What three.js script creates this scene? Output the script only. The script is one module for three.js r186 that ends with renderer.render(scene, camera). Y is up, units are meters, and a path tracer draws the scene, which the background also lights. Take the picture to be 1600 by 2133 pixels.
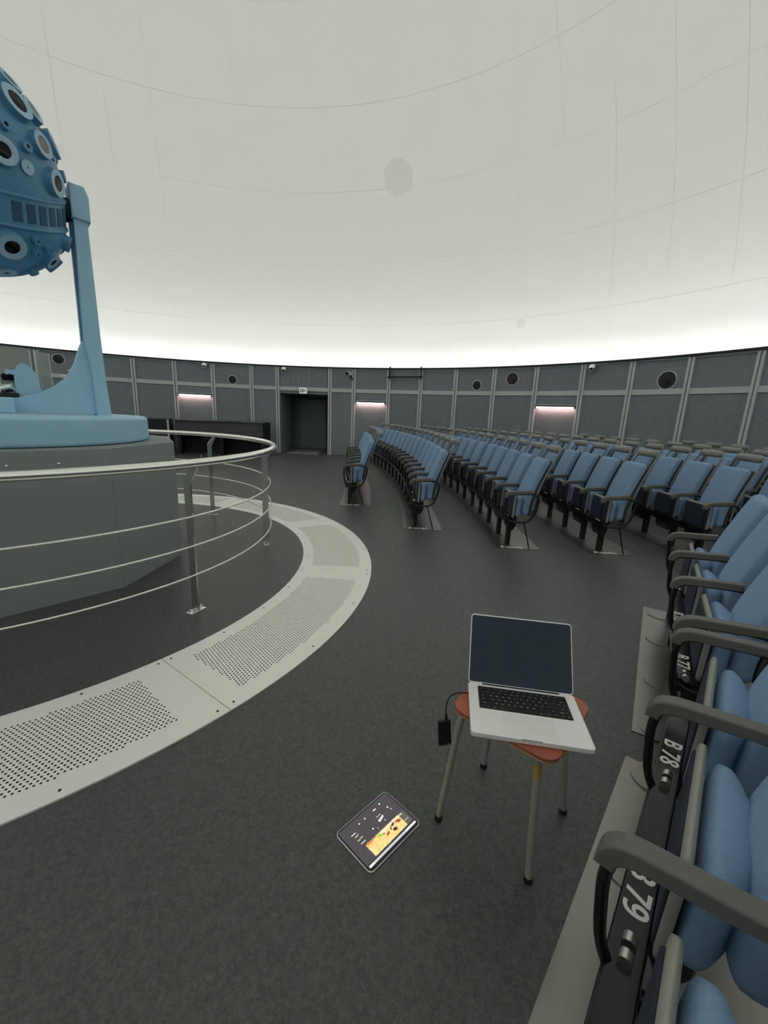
import * as THREE from 'three';
import { RoundedBoxGeometry } from 'three/addons/geometries/RoundedBoxGeometry.js';
import { mergeGeometries } from 'three/addons/utils/BufferGeometryUtils.js';
import { RectAreaLightUniformsLib } from 'three/addons/lights/RectAreaLightUniformsLib.js';
import { TextGeometry } from 'three/addons/geometries/TextGeometry.js';
import { FontLoader } from 'three/addons/loaders/FontLoader.js';

// ---------------------------------------------------------------- camera, light, exposure
const D2R = Math.PI / 180;
const scene = new THREE.Scene();
scene.background = new THREE.Color(0x000000);
const camera = new THREE.PerspectiveCamera(101.749, 1600 / 2133, 0.05, 60);
{
  const pitch = 0.230502, roll = 0.040621;
  const right = new THREE.Vector3(1, 0, 0), fwd = new THREE.Vector3(0, -Math.sin(pitch), -Math.cos(pitch)), up = new THREE.Vector3(0, Math.cos(pitch), -Math.sin(pitch));
  const r2 = right.clone().multiplyScalar(Math.cos(roll)).addScaledVector(up, Math.sin(roll));
  const u2 = up.clone().multiplyScalar(Math.cos(roll)).addScaledVector(right, -Math.sin(roll));
  camera.quaternion.setFromRotationMatrix(new THREE.Matrix4().makeBasis(r2, u2, fwd.clone().negate()));
  camera.position.set(3.2444, 1.4167, 3.5716);
}
const renderer = new THREE.WebGLRenderer({ antialias: true });
renderer.toneMapping = THREE.LinearToneMapping;
renderer.toneMappingExposure = 1.06;
renderer.shadowMap.enabled = true;
RectAreaLightUniformsLib.init();

// room measures (origin: floor under the star projector)
const RW = 10.7, WALL_TOP = 2.835, DOME_Y = 2.7, DOME_R = 11.75;
const pol = (r, a, y = 0) => new THREE.Vector3(r * Math.sin(a * D2R), y, r * Math.cos(a * D2R));

// cove lamps hidden behind the top of the wall: a strip washing the rim of the dome and floods thrown in over the hall
const COVE_COLOR = 0xfffffa;
function coveRing(n, intensity, r, y, width, depth, tiltDeg) {
  for (let k = 0; k < n; k++) {
    const a = k * 360 / n, L = new THREE.RectAreaLight(COVE_COLOR, intensity, width, depth);
    L.position.copy(pol(r, a, y));
    const tx = new THREE.Vector3(Math.cos(a * D2R), 0, -Math.sin(a * D2R)), inw = pol(-1, a), tilt = tiltDeg * D2R;
    const back = new THREE.Vector3(0, -Math.cos(tilt), 0).addScaledVector(inw, -Math.sin(tilt));
    L.quaternion.setFromRotationMatrix(new THREE.Matrix4().makeBasis(tx, back.clone().cross(tx), back));
    scene.add(L);
  }
}
coveRing(36, 46, 10.99, 2.60, 1.85, 0.05, -28);
coveRing(24, 78, 10.99, 2.775, 2.6, 0.06, 55);

// ---------------------------------------------------------------- helpers
let seed = 7;
const rnd = () => { seed = (seed * 16807) % 2147483647; return seed / 2147483647; };
const used = {};
const numbered = n => { used[n] = (used[n] ?? -1) + 1; return used[n] ? n + '_' + String(used[n]).padStart(3, '0') : n; };
const shade = o => o.traverse(c => { if (c.isMesh) { c.castShadow = true; c.receiveShadow = true; } });
function obj(name, geo, mat, parent) { const m = new THREE.Mesh(Array.isArray(geo) ? mergeGeometries(geo.map(g => g.index ? g.toNonIndexed() : g)) : geo, mat); m.name = parent ? name : numbered(name); if (!m.geometry.attributes.uv) m.geometry.setAttribute('uv', new THREE.BufferAttribute(new Float32Array(m.geometry.attributes.position.count * 2), 2)); (parent || scene).add(m); m.castShadow = m.receiveShadow = true; return m; }
function thing(name, label, category, group) { const g = new THREE.Group(); g.name = numbered(name); g.userData = { label, category }; if (group) g.userData.group = group; scene.add(g); return g; }
function tag(o, label, category, group) { Object.assign(o.userData, { label, category }); if (group) o.userData.group = group; return o; }
function struct(name, label, category) { const g = thing(name, label, category); g.userData.kind = 'structure'; return g; }
const box = (x0, x1, y0, y1, z0, z1) => new THREE.BoxGeometry(x1 - x0, y1 - y0, z1 - z0).translate((x0 + x1) / 2, (y0 + y1) / 2, (z0 + z1) / 2);
const rbox = (x0, x1, y0, y1, z0, z1, r = 0.006, s = 2) => new RoundedBoxGeometry(x1 - x0, y1 - y0, z1 - z0, s, r).translate((x0 + x1) / 2, (y0 + y1) / 2, (z0 + z1) / 2);
const V = (x, y, z) => new THREE.Vector3(x, y, z);
function tube(pts, r, closed = false, seg = pts.length * 5, rs = 8) { return new THREE.TubeGeometry(new THREE.CatmullRomCurve3(pts.map(p => p.isVector3 ? p : V(...p)), closed, 'centripetal'), seg, r, rs, closed); }
function rod(a, b, r, rs = 10) { const d = b.clone().sub(a), g = new THREE.CylinderGeometry(r, r, d.length(), rs); g.applyQuaternion(new THREE.Quaternion().setFromUnitVectors(V(0, 1, 0), d.clone().normalize())); return g.translate((a.x + b.x) / 2, (a.y + b.y) / 2, (a.z + b.z) / 2); }
// ring sector extruded upwards between two radii, angles in degrees
function sector(r0, r1, a0, a1, y0, y1, n = 24) {
  const pos = [], idx = [];
  for (let i = 0; i <= n; i++) { const a = a0 + (a1 - a0) * i / n; for (const [r, y] of [[r0, y0], [r1, y0], [r1, y1], [r0, y1]]) { const p = pol(r, a, y); pos.push(p.x, p.y, p.z); } }
  for (let i = 0; i < n; i++) for (let k = 0; k < 4; k++) { const a = i * 4 + k, b = i * 4 + (k + 1) % 4, c = a + 4, d = b + 4; idx.push(a, c, b, b, c, d); }
  if (Math.abs(a1 - a0) < 359.9) { const e = n * 4; idx.push(0, 1, 2, 0, 2, 3, e, e + 2, e + 1, e, e + 3, e + 2); }
  const g = new THREE.BufferGeometry(); g.setAttribute('position', new THREE.Float32BufferAttribute(pos, 3)); g.setIndex(idx);
  const h = g.toNonIndexed(); h.computeVertexNormals(); h.setAttribute('uv', new THREE.BufferAttribute(new Float32Array(h.attributes.position.count * 2), 2)); return h;
}
// padded slab lofted along a profile in the x-y plane (front side = left of travel), width along z
function slab(profile, hw, th, { e = 0.32, bulge = 0, M = 24, N = 18, round = 0.035 } = {}) {
  const c = new THREE.CatmullRomCurve3(profile.map(p => V(p[0], p[1], 0)), false, 'centripetal'), len = c.getLength();
  const st = [];
  const rr = Math.min(0.45, round / len);
  for (let i = 0; i <= 4; i++) { const q = 1 - i / 4; st.push([rr * (1 - Math.cos((1 - q) * Math.PI / 2)), Math.max(0.12, Math.sin((1 - q) * Math.PI / 2))]); }
  for (let i = 1; i < N; i++) st.push([rr + (1 - 2 * rr) * i / N, 1]);
  for (let i = 0; i <= 4; i++) { const q = i / 4; st.push([1 - rr * (1 - Math.sin(q * Math.PI / 2)), Math.max(0.12, Math.cos(q * Math.PI / 2))]); }
  const pos = [], idx = [], uv = [];
  for (const [t, s] of st) {
    const p = c.getPointAt(Math.min(1, Math.max(0, t))), tg = c.getTangentAt(Math.min(1, Math.max(0, t))), n = V(-tg.y, tg.x, 0);
    const ws = hw - round * (1 - s);
    for (let k = 0; k < M; k++) {
      const a = k / M * Math.PI * 2, ca = Math.cos(a), sa = Math.sin(a);
      const z = ws * Math.sign(ca) * Math.abs(ca) ** e; let o = th / 2 * s * Math.sign(sa) * Math.abs(sa) ** e;
      if (o > 0) o += bulge * s * (1 - (z / hw) ** 2);
      pos.push(p.x + n.x * o, p.y + n.y * o, z); uv.push(z + o, t * len + (1 - s) * 0.04);
    }
  }
  const R = st.length;
  for (let i = 0; i < R - 1; i++) for (let k = 0; k < M; k++) { const a = i * M + k, b = i * M + (k + 1) % M; idx.push(a, b, a + M, b, b + M, a + M); }
  for (const [base, flip] of [[0, 0], [(R - 1) * M, 1]]) { for (let k = 1; k < M - 1; k++) flip ? idx.push(base, base + k, base + k + 1) : idx.push(base, base + k + 1, base + k); }
  const g = new THREE.BufferGeometry(); g.setAttribute('position', new THREE.Float32BufferAttribute(pos, 3)); g.setIndex(idx); g.computeVertexNormals();
  g.setAttribute('uv', new THREE.Float32BufferAttribute(uv, 2));
  return g;
}
// procedural noise textures
function noiseTex(n, fn, srgb) {
  const d = new Uint8Array(n * n * 4);
  for (let i = 0; i < n * n; i++) { const v = fn(i % n, (i / n) | 0); d[i * 4] = v[0]; d[i * 4 + 1] = v[1]; d[i * 4 + 2] = v[2]; d[i * 4 + 3] = 255; }
  const t = new THREE.DataTexture(d, n, n); t.wrapS = t.wrapT = THREE.RepeatWrapping; t.magFilter = THREE.LinearFilter; t.minFilter = THREE.LinearMipmapLinearFilter; t.generateMipmaps = true; if (srgb) t.colorSpace = THREE.SRGBColorSpace; t.needsUpdate = true; return t;
}
function valueNoise(n, cells) {
  const g = Array.from({ length: cells * cells }, rnd);
  return (x, y) => { const fx = x / n * cells, fy = y / n * cells, ix = fx | 0, iy = fy | 0, tx = fx - ix, ty = fy - iy, sx = tx * tx * (3 - 2 * tx), sy = ty * ty * (3 - 2 * ty); const q = (a, b) => g[(b % cells) * cells + a % cells]; return (q(ix, iy) * (1 - sx) + q(ix + 1, iy) * sx) * (1 - sy) + (q(ix, iy + 1) * (1 - sx) + q(ix + 1, iy + 1) * sx) * sy; };
}
function speckle(n, base, amp, layers) { const fs = layers.map(([c, w]) => [valueNoise(n, c), w]); const raw = Array.from({ length: n * n }, rnd); return noiseTex(n, (x, y) => { let v = (raw[y * n + x] - 0.5) * 0.9; for (const [f, w] of fs) v += (f(x, y) - 0.5) * w; const m = 1 + v * amp; return base.map(b => Math.max(0, Math.min(255, b * m))); }, true); }

const std = (color, roughness = 0.6, metalness = 0, extra = {}) => new THREE.MeshStandardMaterial({ color, roughness, metalness, ...extra });
const carpetTex = speckle(512, [77, 80, 78], 0.42, [[128, 0.5], [64, 0.4]]);
carpetTex.repeat.set(1 / 0.9, 1 / 0.9);
const M = {
  carpet: new THREE.MeshPhysicalMaterial({ color: 0xffffff, map: carpetTex, roughness: 0.44, sheen: 1, sheenColor: new THREE.Color(0.5, 0.53, 0.51), sheenRoughness: 0.38 }),
  dome: std(0xe4e5e1, 0.95),
  domeDisc: std(0xd9dad6, 0.95),
  panel: std(0xffffff, 0.9, 0, { map: speckle(256, [134, 143, 150], 0.16, [[64, 0.6]]) }),
  mullion: std(0xc8d0cf, 0.6),
  black: std(0x16181a, 0.5),
  dark: std(0x222528, 0.7),
  niche: std(0x7c868c, 0.8),
  steel: std(0xf3f3ec, 0.22, 1),
  steelDull: std(0xc0c1bc, 0.35, 1),
  plateSteel: std(0xf8f8f2, 0.42, 0.2),
  floorPlate: std(0x98958f, 0.34, 1),
  screw: std(0x3a3a38, 0.5, 0.6),
  paintBlue: std(0xa6d2ea, 0.5),
  ballBlue: std(0x5690b4, 0.42),
  ringBlue: std(0xa3c4d8, 0.5),
  lensBlack: new THREE.MeshPhysicalMaterial({ color: 0x08080a, roughness: 0.1, specularIntensity: 0.35 }),
  lensGrey: std(0x8a8780, 0.6),
  vent: std(0x2b5675, 0.6),
  pedestal: std(0x8c9391, 0.75),
  fabric: new THREE.MeshPhysicalMaterial({ color: 0xffffff, map: speckle(128, [134, 164, 198], 0.07, [[32, 0.6]]), roughness: 1, sheen: 0.3, sheenColor: new THREE.Color(0.35, 0.45, 0.55), sheenRoughness: 0.5 }),
  fabricDark: std(0x2a3446, 0.95),
  shell: std(0x4b4e50, 0.7),
  rim: std(0x9b9a90, 0.55),
  frame: std(0x7f8281, 0.4, 0.3),
  tubeBlack: std(0x121314, 0.35),
  arm: std(0x686761, 0.55),
  roll: std(0x8b8d88, 0.6),
  beam: std(0x0e0f10, 0.18),
  white: std(0xf2f2ee, 0.6),
  alu: std(0xf4f4f2, 0.4, 0.1),
  key: std(0x131416, 0.55),
  keyWell: std(0x1d1e20, 0.6),
  legend: std(0xc8cacc, 0.6),
  rubber: std(0x1a1a1a, 0.8),
  stoolLeg: std(0xa6a698, 0.45, 0.2),
  tape: std(0xb09b5a, 0.6),
};
M.fabric.map.repeat.set(1 / 0.12, 1 / 0.12);
const font = await new FontLoader().loadAsync('fonts/droid/droid_sans_bold.typeface.json');
function flatText(str, size, width, depth = 0.0012, cs = 3) { const g = new TextGeometry(str, { font, size, depth, curveSegments: cs, bevelEnabled: false }); g.computeBoundingBox(); const b = g.boundingBox; g.translate(-(b.max.x + b.min.x) / 2, -(b.max.y + b.min.y) / 2, 0); if (width) g.scale(width / (b.max.x - b.min.x), 1, 1); return g.rotateX(-Math.PI / 2); }

// ---------------------------------------------------------------- floor
{
  const slabOf = (r1, r0) => { const q = new THREE.Shape(); q.absarc(0, 0, r1, 0, Math.PI * 2); if (r0) { const h = new THREE.Path(); h.absarc(0, 0, r0, 0, Math.PI * 2, true); q.holes.push(h); } return new THREE.ExtrudeGeometry(q, { depth: 0.5, bevelEnabled: false, curveSegments: 128 }).rotateX(-Math.PI / 2).translate(0, -0.5, 0); };
  const f = obj('floor', [slabOf(11.3, 3.128), slabOf(2.505)], M.carpet); f.userData = { kind: 'structure', label: 'dark grey carpet floor of the round hall', category: 'floor' };
  const d = obj('floor_duct', sector(2.45, 3.18, 0, 360, -0.54, -0.5, 120), std(0x5c5c59, 0.9)); d.userData = { kind: 'structure', label: 'air duct under the perforated floor panels', category: 'duct' };
}
// ---------------------------------------------------------------- dome of lapped sheets
{
  const dome = struct('ceiling', 'pale grey projection dome lit from a cove along its rim', 'dome');
  const shell = new THREE.SphereGeometry(DOME_R + 0.012, 120, 48, 0, Math.PI * 2, 0, Math.PI / 2 + 0.02).translate(0, DOME_Y, 0);
  const outer = new THREE.SphereGeometry(DOME_R + 0.16, 96, 32, 0, Math.PI * 2, 0, Math.PI / 2 + 0.02).translate(0, DOME_Y, 0);
  obj('dome_shell', [shell, outer], M.dome, dome);
  const els = [-1.0, 7.63, 16.49, 25.3, 34.1, 42.9, 51.7], stepA = 6.1, gapA = 0.0035;
  const sp = (a, e, r) => V(r * Math.cos(e * D2R) * Math.sin(a * D2R), DOME_Y + r * Math.sin(e * D2R), r * Math.cos(e * D2R) * Math.cos(a * D2R));
  for (let j = 0; j < els.length - 1; j++) {
    const step = j > 3 ? stepA * 2 : stepA;
    for (let a = 113.7 - 4 * stepA; a < 235; a += step) {
      const ge = gapA / DOME_R / D2R, ga = ge / Math.cos(els[j] * D2R), n = 5, pos = [], nor = [], idx = [];
      const e0 = els[j] + ge / 2, e1 = els[j + 1] - ge / 2, a0 = a + ga / 2, a1 = a + step - ga / 2;
      for (let p = 0; p <= n + 2; p++) for (let q = 0; q <= n + 2; q++) {
        const pi = Math.min(n, Math.max(0, p - 1)), qi = Math.min(n, Math.max(0, q - 1)), skirt = p === 0 || q === 0 || p === n + 2 || q === n + 2;
        const v = sp(a0 + (a1 - a0) * qi / n, e0 + (e1 - e0) * pi / n, DOME_R + (skirt ? 0.011 : 0)); pos.push(v.x, v.y, v.z);
        const nn = V(-v.x, DOME_Y - v.y, -v.z).normalize(); nor.push(nn.x, nn.y, nn.z);
      }
      const w = n + 3; for (let p = 0; p < w - 1; p++) for (let q = 0; q < w - 1; q++) { const k = p * w + q; idx.push(k, k + w, k + 1, k + 1, k + w, k + w + 1); }
      const g = new THREE.BufferGeometry(); g.setAttribute('position', new THREE.Float32BufferAttribute(pos, 3)); g.setAttribute('normal', new THREE.Float32BufferAttribute(nor, 3)); g.setIndex(idx);
      obj('dome_sheet', g, M.dome, dome);
    }
  }
  for (const [a, e, r] of [[161.92, 26.36, 0.45], [143.39, 6.82, 0.12]]) {  // thin round discs, slightly darker grey than the dome sheets
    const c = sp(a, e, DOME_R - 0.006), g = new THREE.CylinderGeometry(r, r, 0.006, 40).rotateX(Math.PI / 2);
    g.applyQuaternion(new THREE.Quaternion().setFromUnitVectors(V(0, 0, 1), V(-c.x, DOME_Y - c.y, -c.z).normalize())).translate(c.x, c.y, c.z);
    const m = obj('darker_disc', g, M.domeDisc, dome); m.userData.label = 'faint darker round spot on the dome';
  }
}
// ---------------------------------------------------------------- round wall with mullions, panels, doorway and cove
const MUL = [113.7, 119.82, 125.97, 131.95, 138.33, 144.67, 150.9, 156.85, 162.49, 168.73, 173.02, 182.34, 186.78, 193.19, 199.19, 205.25];
while (MUL[0] > 90) MUL.unshift(MUL[0] - 6.1);
while (MUL[MUL.length - 1] < 236) MUL.push(MUL[MUL.length - 1] + 6.1);
const DOOR0 = 173.02, DOOR1 = 182.34, DOOR_H = 1.965;
const polBox = (g, r, a, y) => { const p = pol(r, a, y); return g.rotateY((a + 180) * D2R).translate(p.x, p.y, p.z); };   // local +z faces the room centre
{
  const wall = struct('wall_round', 'dark panelled round wall with grey metal mullions', 'wall');
  const shells = [sector(RW + 0.08, RW + 0.16, DOOR1 - 360, DOOR0, -0.02, 2.80, 120), sector(RW + 0.08, RW + 0.16, DOOR0, DOOR1, DOOR_H, 2.80, 6)];
  obj('wall_core', shells, M.panel, wall);
  obj('wall_cap', sector(RW - 0.02, RW + 0.10, 0, 360, WALL_TOP - 0.045, WALL_TOP, 160), M.dark, wall);
  obj('cove_floor', sector(RW + 0.12, 11.95, 0, 360, 2.46, 2.50, 120), M.dark, wall);
  const lit = [[162.49, 168.73], [131.95, 138.33], [193.19, 199.19]];
  for (let i = 0; i < MUL.length - 1; i++) {
    const a0 = MUL[i], a1 = MUL[i + 1], am = (a0 + a1) / 2, w = (a1 - a0) * D2R * RW - 0.115;
    const door = a0 === DOOR0;
    if (door) {   // ribbed panel above the doorway
      for (let k = 0; k < 9; k++) obj('ribbed_strip', polBox(new THREE.BoxGeometry(w / 9 - 0.012, 0.62, 0.03 + 0.012 * (k % 2)), RW + 0.06, a0 + (a1 - a0) * (0.06 + 0.88 * (k + 0.5) / 9), 2.48), M.panel, wall);
    } else {
      const lamp = lit.some(l => l[0] === a0);
      obj('wall_panel', polBox(new THREE.BoxGeometry(w, 0.60, 0.03), RW + 0.06, am, 2.485), M.panel, wall);
      if (lamp) { obj('wall_panel', polBox(new THREE.BoxGeometry(w, 0.26, 0.03), RW + 0.06, am, 1.915), M.panel, wall); obj('wall_panel', polBox(new THREE.BoxGeometry(w, 1.76, 0.03), RW + 0.06, am, 0.885), M.panel, wall); }
      else obj('wall_panel', polBox(new THREE.BoxGeometry(w, 2.04, 0.03), RW + 0.06, am, 1.03), M.panel, wall);
    }
    obj('cross_rail', polBox(new THREE.BoxGeometry(w + 0.02, 0.118, 0.05), RW + 0.045, am, 2.118), M.mullion, wall);
    obj('top_rail', polBox(new THREE.BoxGeometry(w + 0.02, 0.03, 0.05), RW + 0.045, am, 2.78), M.mullion, wall);
  }
  for (const a of MUL) { const g = []; for (const s of [-1, 1]) g.push(polBox(new THREE.BoxGeometry(0.05, 2.79, 0.055).translate(s * 0.036, 0, 0), RW + 0.04, a, 1.395)); obj('mullion', g, M.mullion, wall); }
}
// doorway corridor
{
  const g = struct('wall_corridor', 'dark walls of the doorway recess', 'wall');
  const p0 = pol(RW + 0.1, DOOR0 + 0.45), p1 = pol(RW + 0.1, DOOR1 - 0.45), zB = -12.9;
  obj('side_wall', [box(p0.x, p0.x + 0.12, 0, DOOR_H + 0.1, zB, p0.z), box(p1.x - 0.12, p1.x, 0, DOOR_H + 0.1, zB, p1.z)], M.niche, g);
  obj('end_wall', box(p1.x - 0.1, p0.x + 0.1, 0, DOOR_H + 0.1, zB - 0.12, zB), M.niche, g);
  obj('lintel_ceiling', box(p1.x - 0.1, p0.x + 0.1, DOOR_H, DOOR_H + 0.1, zB, -10.76), M.niche, g);
  const fl = obj('floor_corridor', box(p1.x - 0.1, p0.x + 0.1, -0.2, 0, zB - 0.1, -11.0).translate(0, -0.0005, 0), M.carpet); fl.userData = { kind: 'structure', label: 'dark carpet in the doorway recess', category: 'floor' };
  const d = struct('door_1', 'dark door leaf at the end of the doorway recess', 'door');
  obj('door_leaf', rbox(-0.12, 0.86, 0.01, 1.86, zB + 0.01, zB + 0.06, 0.004), std(0x8c9599, 0.5), d);
  obj('door_handle', rod(V(0.02, 1.0, zB + 0.1), V(0.14, 1.0, zB + 0.1), 0.011), M.steel, d);
  const mat = obj('door_mat', rbox(-0.12, 0.92, 0, 0.012, -12.5, -10.5, 0.004), std(0x8f9391, 0.75)); tag(mat, 'light grey mat on the floor in the doorway', 'mat');
}
// cove light strip (lamps are hidden behind the wall top)
{
  const s = obj('cove_light', new THREE.TorusGeometry(10.99, 0.015, 8, 160).rotateX(Math.PI / 2).translate(0, 2.565, 0), std(0xffffff, 0.5, 0, { emissive: 0xfffffa, emissiveIntensity: 2 }));
  tag(s, 'thin light strip hidden behind the top of the round wall', 'light');
}
// fluorescent wall lamps
[[135.1, 5.5, 1.755], [165.6, 5.2, 1.74], [196.2, 5.2, 1.765]].forEach(([a, w, y], i) => {
  const L = w * D2R * RW * 0.97, t = thing('wall_lamp', ['tube lamp glowing on the wall behind the right hand seats', 'tube lamp glowing on the wall just right of the doorway', 'tube lamp glowing on the wall left of the doorway above the desk'][i], 'lamp', 'tube lamps on the wall');
  obj('housing', polBox(new RoundedBoxGeometry(L + 0.06, 0.05, 0.05, 2, 0.01), RW + 0.015, a, y + 0.035), M.dark, t);
  obj('bracket', polBox(new THREE.BoxGeometry(L + 0.1, 0.02, 0.03), RW + 0.03, a, y + 0.07), M.mullion, t);
  obj('tube', polBox(new THREE.CylinderGeometry(0.02, 0.02, L, 12).rotateZ(Math.PI / 2), RW - 0.015, a, y), std(0xffffff, 0.4, 0, { emissive: 0xffd9d2, emissiveIntensity: 5 }), t);
  for (const s of [-1, 1]) obj('end_cap', polBox(new THREE.CylinderGeometry(0.023, 0.023, 0.03, 12).rotateZ(Math.PI / 2).translate(s * (L / 2 + 0.015), 0, 0), RW - 0.015, a, y), M.dark, t);
  const R = new THREE.RectAreaLight(0xffc9bd, 16, L, 0.04); R.position.copy(pol(RW - 0.02, a, y - 0.03)); R.lookAt(pol(RW + 0.12, a, y - 0.35)); scene.add(R);
});
// small mirror-like dome spots under the wall cap
[[194.41, 2.70], [181.07, 2.70], [130.67, 2.69]].forEach(([a, y], i) => {
  const t = thing('spot_lamp', ['small shiny round spot lamp under the wall top above the left tube lamp', 'small shiny round spot lamp under the wall top over the doorway', 'small shiny round spot lamp under the wall top right of the right tube lamp'][i], 'spot lamp', 'round spot lamps under the wall top');
  const c = pol(RW - 0.06, a, y);
  obj('ball', new THREE.SphereGeometry(0.085, 24, 16).translate(c.x, c.y, c.z), M.steel, t);
  obj('stem', rod(c, pol(RW + 0.03, a, y + 0.03), 0.03), M.dark, t);
  const e = pol(RW - 0.115, a, y - 0.02); obj('lens', new THREE.SphereGeometry(0.035, 12, 8).translate(e.x, e.y, e.z), M.lensBlack, t);
});
// round port holes in the upper panels
[[190.0, 2.315, 0.135], [147.42, 2.332, 0.135], [141.91, 2.50, 0.17], [122.0, 2.35, 0.185], [214.9, 2.565, 0.14]].forEach(([a, y, r]) => {
  const wall = scene.getObjectByName('wall_round');
  const t = obj('port_hole', polBox(new THREE.TorusGeometry(r, 0.013, 8, 36), RW + 0.04, a, y), M.mullion, wall);
  obj('cover', polBox(new THREE.CylinderGeometry(r - 0.01, r - 0.01, 0.012, 32).rotateX(Math.PI / 2), RW + 0.045, a, y), M.black, t);
  obj('core', polBox(new THREE.CylinderGeometry(r * 0.3, r * 0.3, 0.03, 20).rotateX(Math.PI / 2), RW + 0.03, a, y - r * 0.2), M.dark, t);
});
// pipe rail under the wall top and a bracketed camera
{
  const t = thing('pipe_rail', 'dark horizontal pipe clamped to the upper wall behind the seats', 'pipe');
  obj('pipe', rod(pol(RW - 0.08, 162.6, 2.56), pol(RW - 0.08, 156.4, 2.57), 0.022), M.dark, t);
  for (const a of [156.75, 162.2]) obj('clamp', rod(pol(RW - 0.06, a, 2.5), pol(RW - 0.06, a, WALL_TOP + 0.03), 0.025), M.dark, t);
  for (const a of [156.75, 162.2]) obj('bracket', rod(pol(RW - 0.09, a, 2.565), pol(RW + 0.04, a, 2.565), 0.015), M.dark, t);
  const c = thing('wall_camera', 'dark small camera on a bracket on the wall right of the doorway', 'camera');
  const p = pol(RW - 0.1, 169.4, 2.62);
  obj('body', polBox(new RoundedBoxGeometry(0.13, 0.11, 0.2, 2, 0.01), RW - 0.1, 169.4, 2.64), M.mullion, c);
  obj('lens', polBox(new THREE.CylinderGeometry(0.045, 0.05, 0.06, 16).rotateX(Math.PI / 2), RW - 0.22, 169.6, 2.63), M.lensBlack, c);
  obj('arm', rod(p, pol(RW + 0.02, 168.9, 2.45), 0.02), M.dark, c);
}
// exit sign
{
  const cv = document.createElement('canvas'); cv.width = 256; cv.height = 192; const x = cv.getContext('2d');
  x.fillStyle = '#dfe9df'; x.fillRect(0, 0, 256, 192); x.fillStyle = '#1f4f3c'; x.fillRect(28, 44, 116, 104); x.fillStyle = '#cfdcd0'; x.fillRect(144, 44, 84, 104);
  x.fillStyle = '#e8f2ea'; x.beginPath(); x.moveTo(42, 96); x.lineTo(84, 62); x.lineTo(84, 82); x.lineTo(118, 82); x.lineTo(118, 110); x.lineTo(84, 110); x.lineTo(84, 130); x.fill();
  x.fillStyle = '#1f4f3c'; x.fillRect(196, 52, 22, 88); x.fillRect(160, 56, 6, 80); x.beginPath(); x.arc(180, 66, 9, 0, 7); x.fill(); x.fillRect(172, 78, 16, 30);
  const tx = new THREE.CanvasTexture(cv); tx.colorSpace = THREE.SRGBColorSpace;
  const t = thing('exit_sign', 'small pale green exit sign with arrow above the doorway', 'sign');
  obj('sign_box', polBox(new THREE.BoxGeometry(0.252, 0.187, 0.05), RW - 0.02, 177.71, 2.064), M.white, t);
  obj('sign_face', polBox(new THREE.PlaneGeometry(0.246, 0.181), RW - 0.046, 177.71, 2.064), std(0xffffff, 0.5, 0, { map: tx, emissive: 0xffffff, emissiveMap: tx, emissiveIntensity: 0.35 }), t);
}
// control desk by the wall, left of the doorway
{
  const t = thing('control_desk', 'long dark curved control desk along the wall left of the doorway', 'desk');
  obj('desk_top', sector(9.15, 10.3, 183, 199, 1.0, 1.025, 20), std(0x45474a, 0.35), t);
  obj('desk_front', sector(9.2, 9.26, 183.2, 198.5, 0.60, 0.998, 20), std(0x4c5054, 0.6), t);
  obj('desk_back', sector(10.2, 10.26, 183.2, 198.5, 0, 0.998, 20), M.black, t);
  for (const a of [183.6, 191, 198.2]) obj('support', sector(9.4, 10.2, a - 0.3, a + 0.3, 0, 0.998, 2), M.black, t);
  obj('edge_strip', sector(9.145, 9.16, 183, 187, 1.018, 1.03, 10), M.steelDull, t);
  const s = thing('equipment_cabinet', 'dark equipment cabinet beside the desk behind the projector', 'cabinet');
  obj('body', sector(9.2, 10.2, 199.6, 206, 0.02, 1.02, 10), M.black, s);
  obj('top', sector(9.17, 10.22, 199.5, 206.2, 1.02, 1.04, 10), std(0x4a4c4e, 0.35), s);
  obj('corner_post', sector(9.17, 9.2, 199.5, 199.8, 0.02, 1.02, 2), M.mullion, s);
  obj('plinth', sector(9.3, 10.1, 199.8, 205.8, 0, 0.02, 6), M.black, s);
  const c = thing('office_chair', 'dark office chair on castors under the control desk', 'chair');
  const cx = -1.93, cz = -8.72;
  obj('seat', new THREE.CylinderGeometry(0.21, 0.2, 0.07, 24).translate(cx, 0.49, cz), M.black, c);
  obj('column', new THREE.CylinderGeometry(0.03, 0.03, 0.37, 12).translate(cx, 0.27, cz), M.dark, c);
  for (let k = 0; k < 5; k++) { const a = k * 72 * D2R + 0.3, e = V(cx + 0.27 * Math.sin(a), 0.07, cz + 0.27 * Math.cos(a)); obj('spoke', rod(V(cx, 0.1, cz), e, 0.02), M.dark, c); obj('castor', new THREE.CylinderGeometry(0.03, 0.03, 0.03, 14).rotateZ(Math.PI / 2).rotateY(a).translate(e.x, 0.03, e.z), M.steelDull, c); }
  const b = thing('desk_light', 'small two slat pale lamp on the desk behind the projector', 'lamp');
  obj('slat', polBox(rbox(-0.2, 0.12, -0.008, 0.016, -0.05, 0.05, 0.004), 9.7, 213.6, 2.075), M.white, b);
  obj('slat', polBox(rbox(-0.12, 0.2, -0.008, 0.02, -0.05, 0.05, 0.004), 9.7, 213.0, 2.22), M.white, b);
  obj('stand', rod(pol(9.7, 213.2, 0), pol(9.7, 213.2, 2.22), 0.015), M.dark, b);
}
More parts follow.
